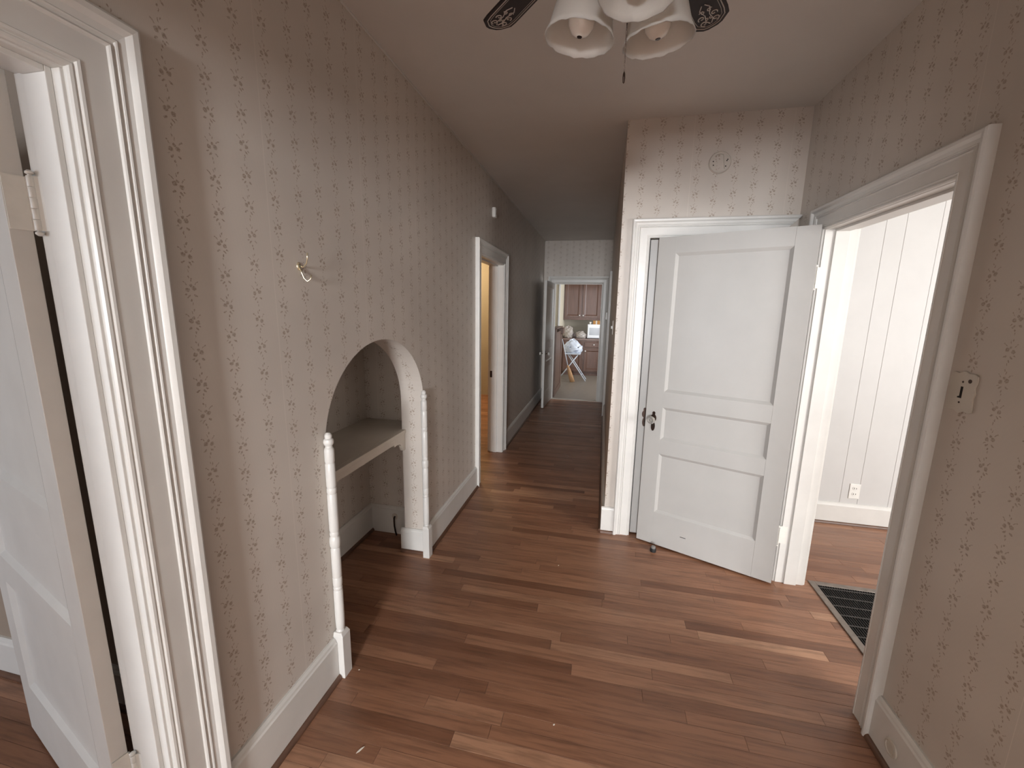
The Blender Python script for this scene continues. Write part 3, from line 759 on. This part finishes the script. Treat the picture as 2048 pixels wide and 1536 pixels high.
# thermostat and switch far along the hall
th_ = thing('thermostat', 'small white box on the hall wall beside the kitchen doorway', 'thermostat', (1.075, 6.28, 1.475))
MB().box(-.030, 0, -.04, .04, -.055, .055).build('body', MPLASTIC, th_, bevel=.006)
MB().box(-.032, -.029, -.02, .02, -.01, .03).build('dial', MPLATE, th_, bevel=.001)
ls = thing('light_switch', 'small white light switch on the hall wall past the closet corner', 'light switch', (XC, 3.55, 1.415))
MB().box(-.006, 0, -.035, .035, -.057, .057).build('plate', MPLASTIC, ls, bevel=.002)
MB().box(-.016, -.005, -.005, .005, -.010, .012).build('toggle', MPLASTIC, ls, bevel=.001)
# painted-over ring on the right baseboard, cable hole in the niche
rg = thing('baseboard_cover', 'painted round cover on the right baseboard near the doorway', 'cover', (W-.0205, 1.432, .088))
MB().lathe([(.0, .0035), (.016, .0035), (.017, .002), (.021, .002), (.0225, .005), (.028, .004), (.030, 0)][::-1], lambda a, b, c: (-c, a, b), 28, caps=False).build('disc', MPLATE, rg, smooth=False)
nc = thing('cable_stub', 'grey cable stub hanging from round hole in niche baseboard', 'cable', (-.305, NB-.0205, .128))
MB().lathe([(.0, .002), (.010, .002), (.012, .005), (.020, .005), (.023, 0)][::-1], lambda a, b, c: (a, -c, b), 24, caps=False).build('cover', MPLATE, nc)
MB().tube([(0, 0, 0), (.004, -.02, 0), (.010, -.032, -.018), (.010, -.030, -.055), (.014, -.026, -.095), (.024, -.03, -.122)], .0055, 8).build('cable', MBRASS, nc, smooth=True)

# floor grille inside the right doorway
gr = thing('floor_grille', 'black iron floor grille in a worn steel frame inside right doorway', 'floor grille', (2.289, 1.80, 0))
GX, GY, fw = .66, .723, .034
MB().box(.01, GX-.01, .01, GY-.01, -.0118, .0008).build('pan', MDARK, gr)
for nm, (a, b, c, d) in (('a', (0, fw, 0, GY)), ('b', (GX-fw, GX, 0, GY)), ('c', (fw, GX-fw, 0, fw)), ('d', (fw, GX-fw, GY-fw, GY))):
    MB().box(a, b, c, d, 0, .007).build('frame_rail', MGRFR, gr, bevel=.002)
y = fw+.03
while y < GY-fw-.01:
    MB().box(fw, GX-fw, y, y+.006, .0008, .0060).build('cross_bar', MBARS, gr); y += .075
x = fw+.008
while x < GX-fw-.004:
    MB().box(x, x+.0035, fw, GY-fw, .0008, .0050).build('slat', MGRILLE, gr); x += .0125

# things on the floor
ds = thing('door_stop', 'small black rubber door stop with grey top under the open door', 'door stop', (1.428, 2.622, 0))
MB().lathe([(.0, 0), (.019, 0), (.020, .003), (.019, .020), (.017, .023), (.0, .023)], n=20, caps=False).build('rubber_foot', MBLACK, ds)
MB().lathe([(.014, .023), (.014, .034), (.010, .038), (.0, .038)], n=20, caps=False).build('cap', paint('grey_metal', (.22, .21, .20), .4, .1, 0), ds)
def chip(label, x, y, rz, a, b):
    o = thing('paint_chip', label, 'paint chip', (x, y, 0), rz, 'paint chips on the floor')
    MB().prism([(-a, -b*.4), (-a*.3, -b), (a*.5, -b*.5), (a, b*.2), (a*.3, b), (-a*.6, b*.5)], lambda p, q, h: (p, q, h), .0005, .0020).build('flake', MCHIP, o)
chip('slender white paint chip on bare floor nearest the bottom edge', .27, 1.071, 1.0, .016, .0035)
chip('tiny white paint chip alone in the middle of the floor', .93, 1.320, .3, .004, .003)
chip('tiny white paint chip on floor beyond the far niche post', .84, 2.317, .8, .005, .003)
chip('tiny white paint chip beside the near niche post base', .078, 1.365, .2, .003, .002)

# ------------------------------------------------------------------ kitchen at the end
KY, KF, KU = 10.55, 9.97, 10.22
def cab_door(parent, x0, x1, z0, z1, y, knob=None):
    d = MB(); fr = .055
    d.box(x0, x0+fr, y-.02, y, z0, z1); d.box(x1-fr, x1, y-.02, y, z0, z1); d.box(x0+fr, x1-fr, y-.02, y, z0, z0+fr); d.box(x0+fr, x1-fr, y-.02, y, z1-fr, z1)
    o = d.build('door', MCHERRY, parent, bevel=.004)
    a, b, c, e = x0+fr, x1-fr, z0+fr, z1-fr; p = MB(); s = .018
    p.add([(a, y-.014, c), (b, y-.014, c), (b, y-.014, e), (a, y-.014, e), (a+s, y-.007, c+s), (b-s, y-.007, c+s), (b-s, y-.007, e-s), (a+s, y-.007, e-s)],
          [(0, 1, 5, 4), (1, 2, 6, 5), (2, 3, 7, 6), (3, 0, 4, 7), (4, 5, 6, 7)]); p.build('panel', MCHERRY, o)
    if knob: knob_at(o, knob[0], y-.02, knob[1])
    return o
def knob_at(o, x, y, z):
    MB().lathe([(.006, 0), (.006, .012), (.014, .016), (.015, .022), (.010, .027), (.0, .028)], lambda a, b, c: (x+a, y-c, z+b), 14, caps=False).build('knob', MPLASTIC, o, smooth=True)
uc = thing('upper_cabinet', 'cherry wall cabinet with two panelled doors over the counter', 'cabinet', (0, 0, 0))
MB().box(.058, 1.30, KU, KY, 1.345, 2.55).build('body', MCHERRY, uc, bevel=.003)
cab_door(uc, .085, .468, 1.375, 2.52, KU, (.446, 1.43)); cab_door(uc, .508, .91, 1.375, 2.52, KU, (.530, 1.43)); cab_door(uc, .95, 1.28, 1.375, 2.52, KU)
MB().box(.06, 1.30, KU-.004, KU+.02, 1.322, 1.346).build('light_rail', MCHERRY, uc, bevel=.002)
bc = thing('base_cabinet', 'cherry base cabinet with white knobs under the counter', 'cabinet', (0, 0, 0))
MB().box(.06, 1.75, KF, KY, .09, .855).box(.06, 1.75, KF+.06, KY, .003, .09).build('body', MCHERRY, bc)
for x0, x1, kx in ((.605, 1.05, .632), (.10, .545, .518), (1.09, 1.55, 1.12)):
    cab_door(bc, x0, x1, .115, .66, KF, (kx, .60))
    dr = MB().box(x0, x1, KF-.02, KF, .69, .815).build('drawer', MCHERRY, bc, bevel=.008); knob_at(dr, (x0+x1)/2, KF-.02, .755)
ct = tag(MB().box(.058, 1.78, KF-.03, KY, .855, .892).box(.058, 1.78, KY-.02, KY, .892, .98).build('countertop', paint('brown_laminate', (.20, .125, .10), .3, .15, 0, 30), bevel=.004), 'brown laminate counter top over the cherry base cabinet', 'countertop')
mw = thing('microwave', 'white microwave oven on the counter under the wall cabinet', 'microwave', (0, 0, 0))
MB().box(.655, 1.12, 10.04, 10.40, .905, 1.228).build('case', MMICRO, mw, bevel=.006)
MB().box(.665, .985, 10.028, 10.041, .93, 1.205).build('door', MMICRO, mw, bevel=.004)
MB().box(.70, .94, 10.0255, 10.029, .975, 1.15).build('window', paint('grey_window', (.42, .44, .47), .15, .05, 0), mw)
MB().box(.995, 1.11, 10.030, 10.041, .92, 1.215).build('control_panel', MPLATE, mw, bevel=.003)
for x, y in ((.69, 10.07), (1.08, 10.07), (.69, 10.36), (1.08, 10.36)):
    MB().lathe([(.012, .8925), (.012, .906)], lambda a, b, c: (x+a, y+b, c), 10).build('foot', MBLACK, mw)
cb_ = thing('cardboard_box', 'orange cardboard box lying on top of the microwave', 'box', (.90, 10.16, 1.2285))
MB().box(-.125, .16, -.09, .04, 0, .088).build('carton', MCARD, cb_, bevel=.003); MB().box(-.06, -.03, -.0905, -.09, 0, .088).box(-.06, -.03, -.09, .04, .088, .0885).build('tape', MPLATE, cb_)
pc = thing('paper_cup', 'small white cup tipped on the microwave beside the box', 'cup', (.715, 10.13, 1.2285))
MB().lathe([(.022, 0), (.032, .052), (.033, .056), (.030, .054), (.021, .004)], lambda a, b, c: (a, b, c), 20).build('cup', MPLASTIC, pc, smooth=True)
def bag(name, label, loc, rx, ry, rz, mat, seed, group='plastic bags on the counter', ears=True):
    rnd = random.Random(seed); ph = [rnd.uniform(0, 6.28) for _ in range(6)]
    t = thing(name, label, 'bag', loc, 0, group)
    fn = lambda a, th: 1+.13*math.sin(3*a+ph[0]+2*th)+.08*math.sin(5*a+ph[1]+7*th)+.07*math.sin(9*a+ph[2]-11*th)+.06*math.sin(15*th+ph[3]+5*a)
    m = MB(); m.sphere((0, 0, rz*.82), rx, ry, rz, 36, 22, fn)
    m.v = [(x, y, max(z, .001)) for x, y, z in m.v]
    m.build('sack', mat, t, smooth=True)
    if ears:
        e = MB()
        for sg in (1,):
            e.prism([(sg*rx*.15, rz*1.55), (sg*rx*.45, rz*1.45), (sg*rx*.60, rz*1.85), (sg*rx*.40, rz*2.05), (sg*rx*.28, rz*1.85)], lambda a, b, h: (a+h*.4, h, b), -.004, .004)
        e.build('handle', mat, t)
    return t
bag('plastic_bag', 'tall crumpled grey plastic bag at the left end of counter', (.20, 10.05, .8925), .125, .11, .150, MBAG, 3, ears=False)
bag('plastic_bag', 'low pale plastic bag on the counter beside the microwave', (.495, 10.06, .8925), .122, .11, .088, MBAG, 5)
# folding stand with a bag over it
fs_ = thing('folding_stand', 'pale metal folding stand with crossed legs before base cabinet', 'folding stand', (0, 0, 0))
LZ = .56
for y in (9.16, 9.44):
    MB().tube([(.30-.02, y, LZ+.04), (.695, y, .006)], .011, 10).build('leg', MSTEEL, fs_, smooth=True)
    MB().tube([(.52, y, LZ+.04), (.085, y, .006)], .011, 10).build('leg', MSTEEL, fs_, smooth=True)
MB().tube([(.60, 9.16, .135), (.60, 9.44, .135)], .008, 8).build('cross_rail', MSTEEL, fs_, smooth=True)
MB().box(.22, .56, 9.12, 9.48, LZ+.03, LZ+.06).build('seat', MSTEEL, fs_, bevel=.008)
b_ = thing('plastic_bag', 'full white and blue plastic bag sitting on the folding stand', 'bag', (.385, 9.30, LZ+.06))
rnd = random.Random(11); ph = [rnd.uniform(0, 6.28) for _ in range(6)]
fn = lambda a, th: 1+.08*math.sin(3*a+ph[0]+2*th)+.06*math.sin(6*a+ph[1]+4*th)+.04*math.sin(13*a+ph[2]-7*th)+.03*math.sin(15*th+ph[3]+4*a)
m = MB(); m.sphere((0, 0, .12), .205, .185, .165, 40, 26, fn)
sq = lambda v, r, e: math.copysign(r*(abs(v)/r)**e, v)
m.v = [(sq(x, .22, .72)*(1-.12*max(0, z-.12)/.16), sq(y, .2, .8), max(z*1.02-.05*abs(math.sin(9*x+ph[4]))*(z > .16), .001)) for x, y, z in m.v]; m.build('sack', MBAGW, b_, smooth=True)
m = MB()
for z0, xa, xb in ((.045, -.05, .13), (.125, -.06, .12)):
    m.prism([(xa, z0), (xb, z0+.004), (xb-.01, z0+.018), (xa, z0+.014)], lambda a, b, h: (a, -.192+h+(.012 if abs(a) > .1 else 0), b), 0, .02)
m.build('print', MBLUE, b_)
# broom leaning on the partition
bm_ = thing('broom', 'straw broom with pale handle leaning on the wooden partition', 'broom', (0, 0, 0))
hp = Vector((.165, 9.02, .93)); nk = Vector((.305, 9.00, .37)); tp = Vector((.425, 8.97, .004)); dv = (tp-nk).normalized(); sd = dv.cross(Vector((0, 1, 0))).normalized()
MB().tube([hp, nk], .010, 10).build('handle', MSTEEL, bm_, smooth=True)
m = MB(); sec = [(0, .013, .013), (.05, .028, .020), (.12, .038, .024), (.22, .046, .022), ((tp-nk).length, .056, .018)]; n = 20; vs = []
for k, (d_, a_, c_) in enumerate(sec):
    for i in range(n):
        t = 2*math.pi*i/n; p = nk+dv*d_+sd*(a_*math.cos(t))+Vector((0, 1, 0))*(c_*math.sin(t)); vs.append((p.x, p.y, max(p.z, .003)))
m.add(vs, [(k*n+i, k*n+(i+1) % n, (k+1)*n+(i+1) % n, (k+1)*n+i) for k in range(len(sec)-1) for i in range(n)]+[tuple(range(n))[::-1], tuple(range((len(sec)-1)*n, len(sec)*n))])
m.build('bristles', MSTRAW, bm_, smooth=True)
for d_ in (.07, .12):
    m = MB(); m.tube([nk+dv*d_+sd*(.040*math.cos(t))+Vector((0, .027*math.sin(t), 0)) for t in [2*math.pi*i/16 for i in range(17)]], .0018, 5); m.build('stitching', MBLUE, bm_)
# partition of stained boards with a cap
pt = thing('wooden_partition', 'half-height stained wood partition with capped posts inside kitchen', 'partition', (0, 0, 0))
MB().box(.135, .222, 7.30, 7.40, .003, 1.215).build('post', MPART, pt, bevel=.004)
MB().box(.140, .205, 7.40, 8.28, .10, 1.15).build('infill_board', MPART, pt)
MB().box(.100, .218, 8.28, 8.44, .003, 1.10).build('post', MPART, pt, bevel=.004)
MB().box(.140, .222, 7.40, 8.28, .003, .10).build('bottom_rail', MPART, pt, bevel=.003)
MB().box(.118, .240, 7.28, 8.30, 1.215, 1.240).build('cap', MPART, pt, bevel=.006)
MB().box(.090, .262, 8.25, 8.48, 1.085, 1.205).build('cap_block', MPART, pt, bevel=.012)
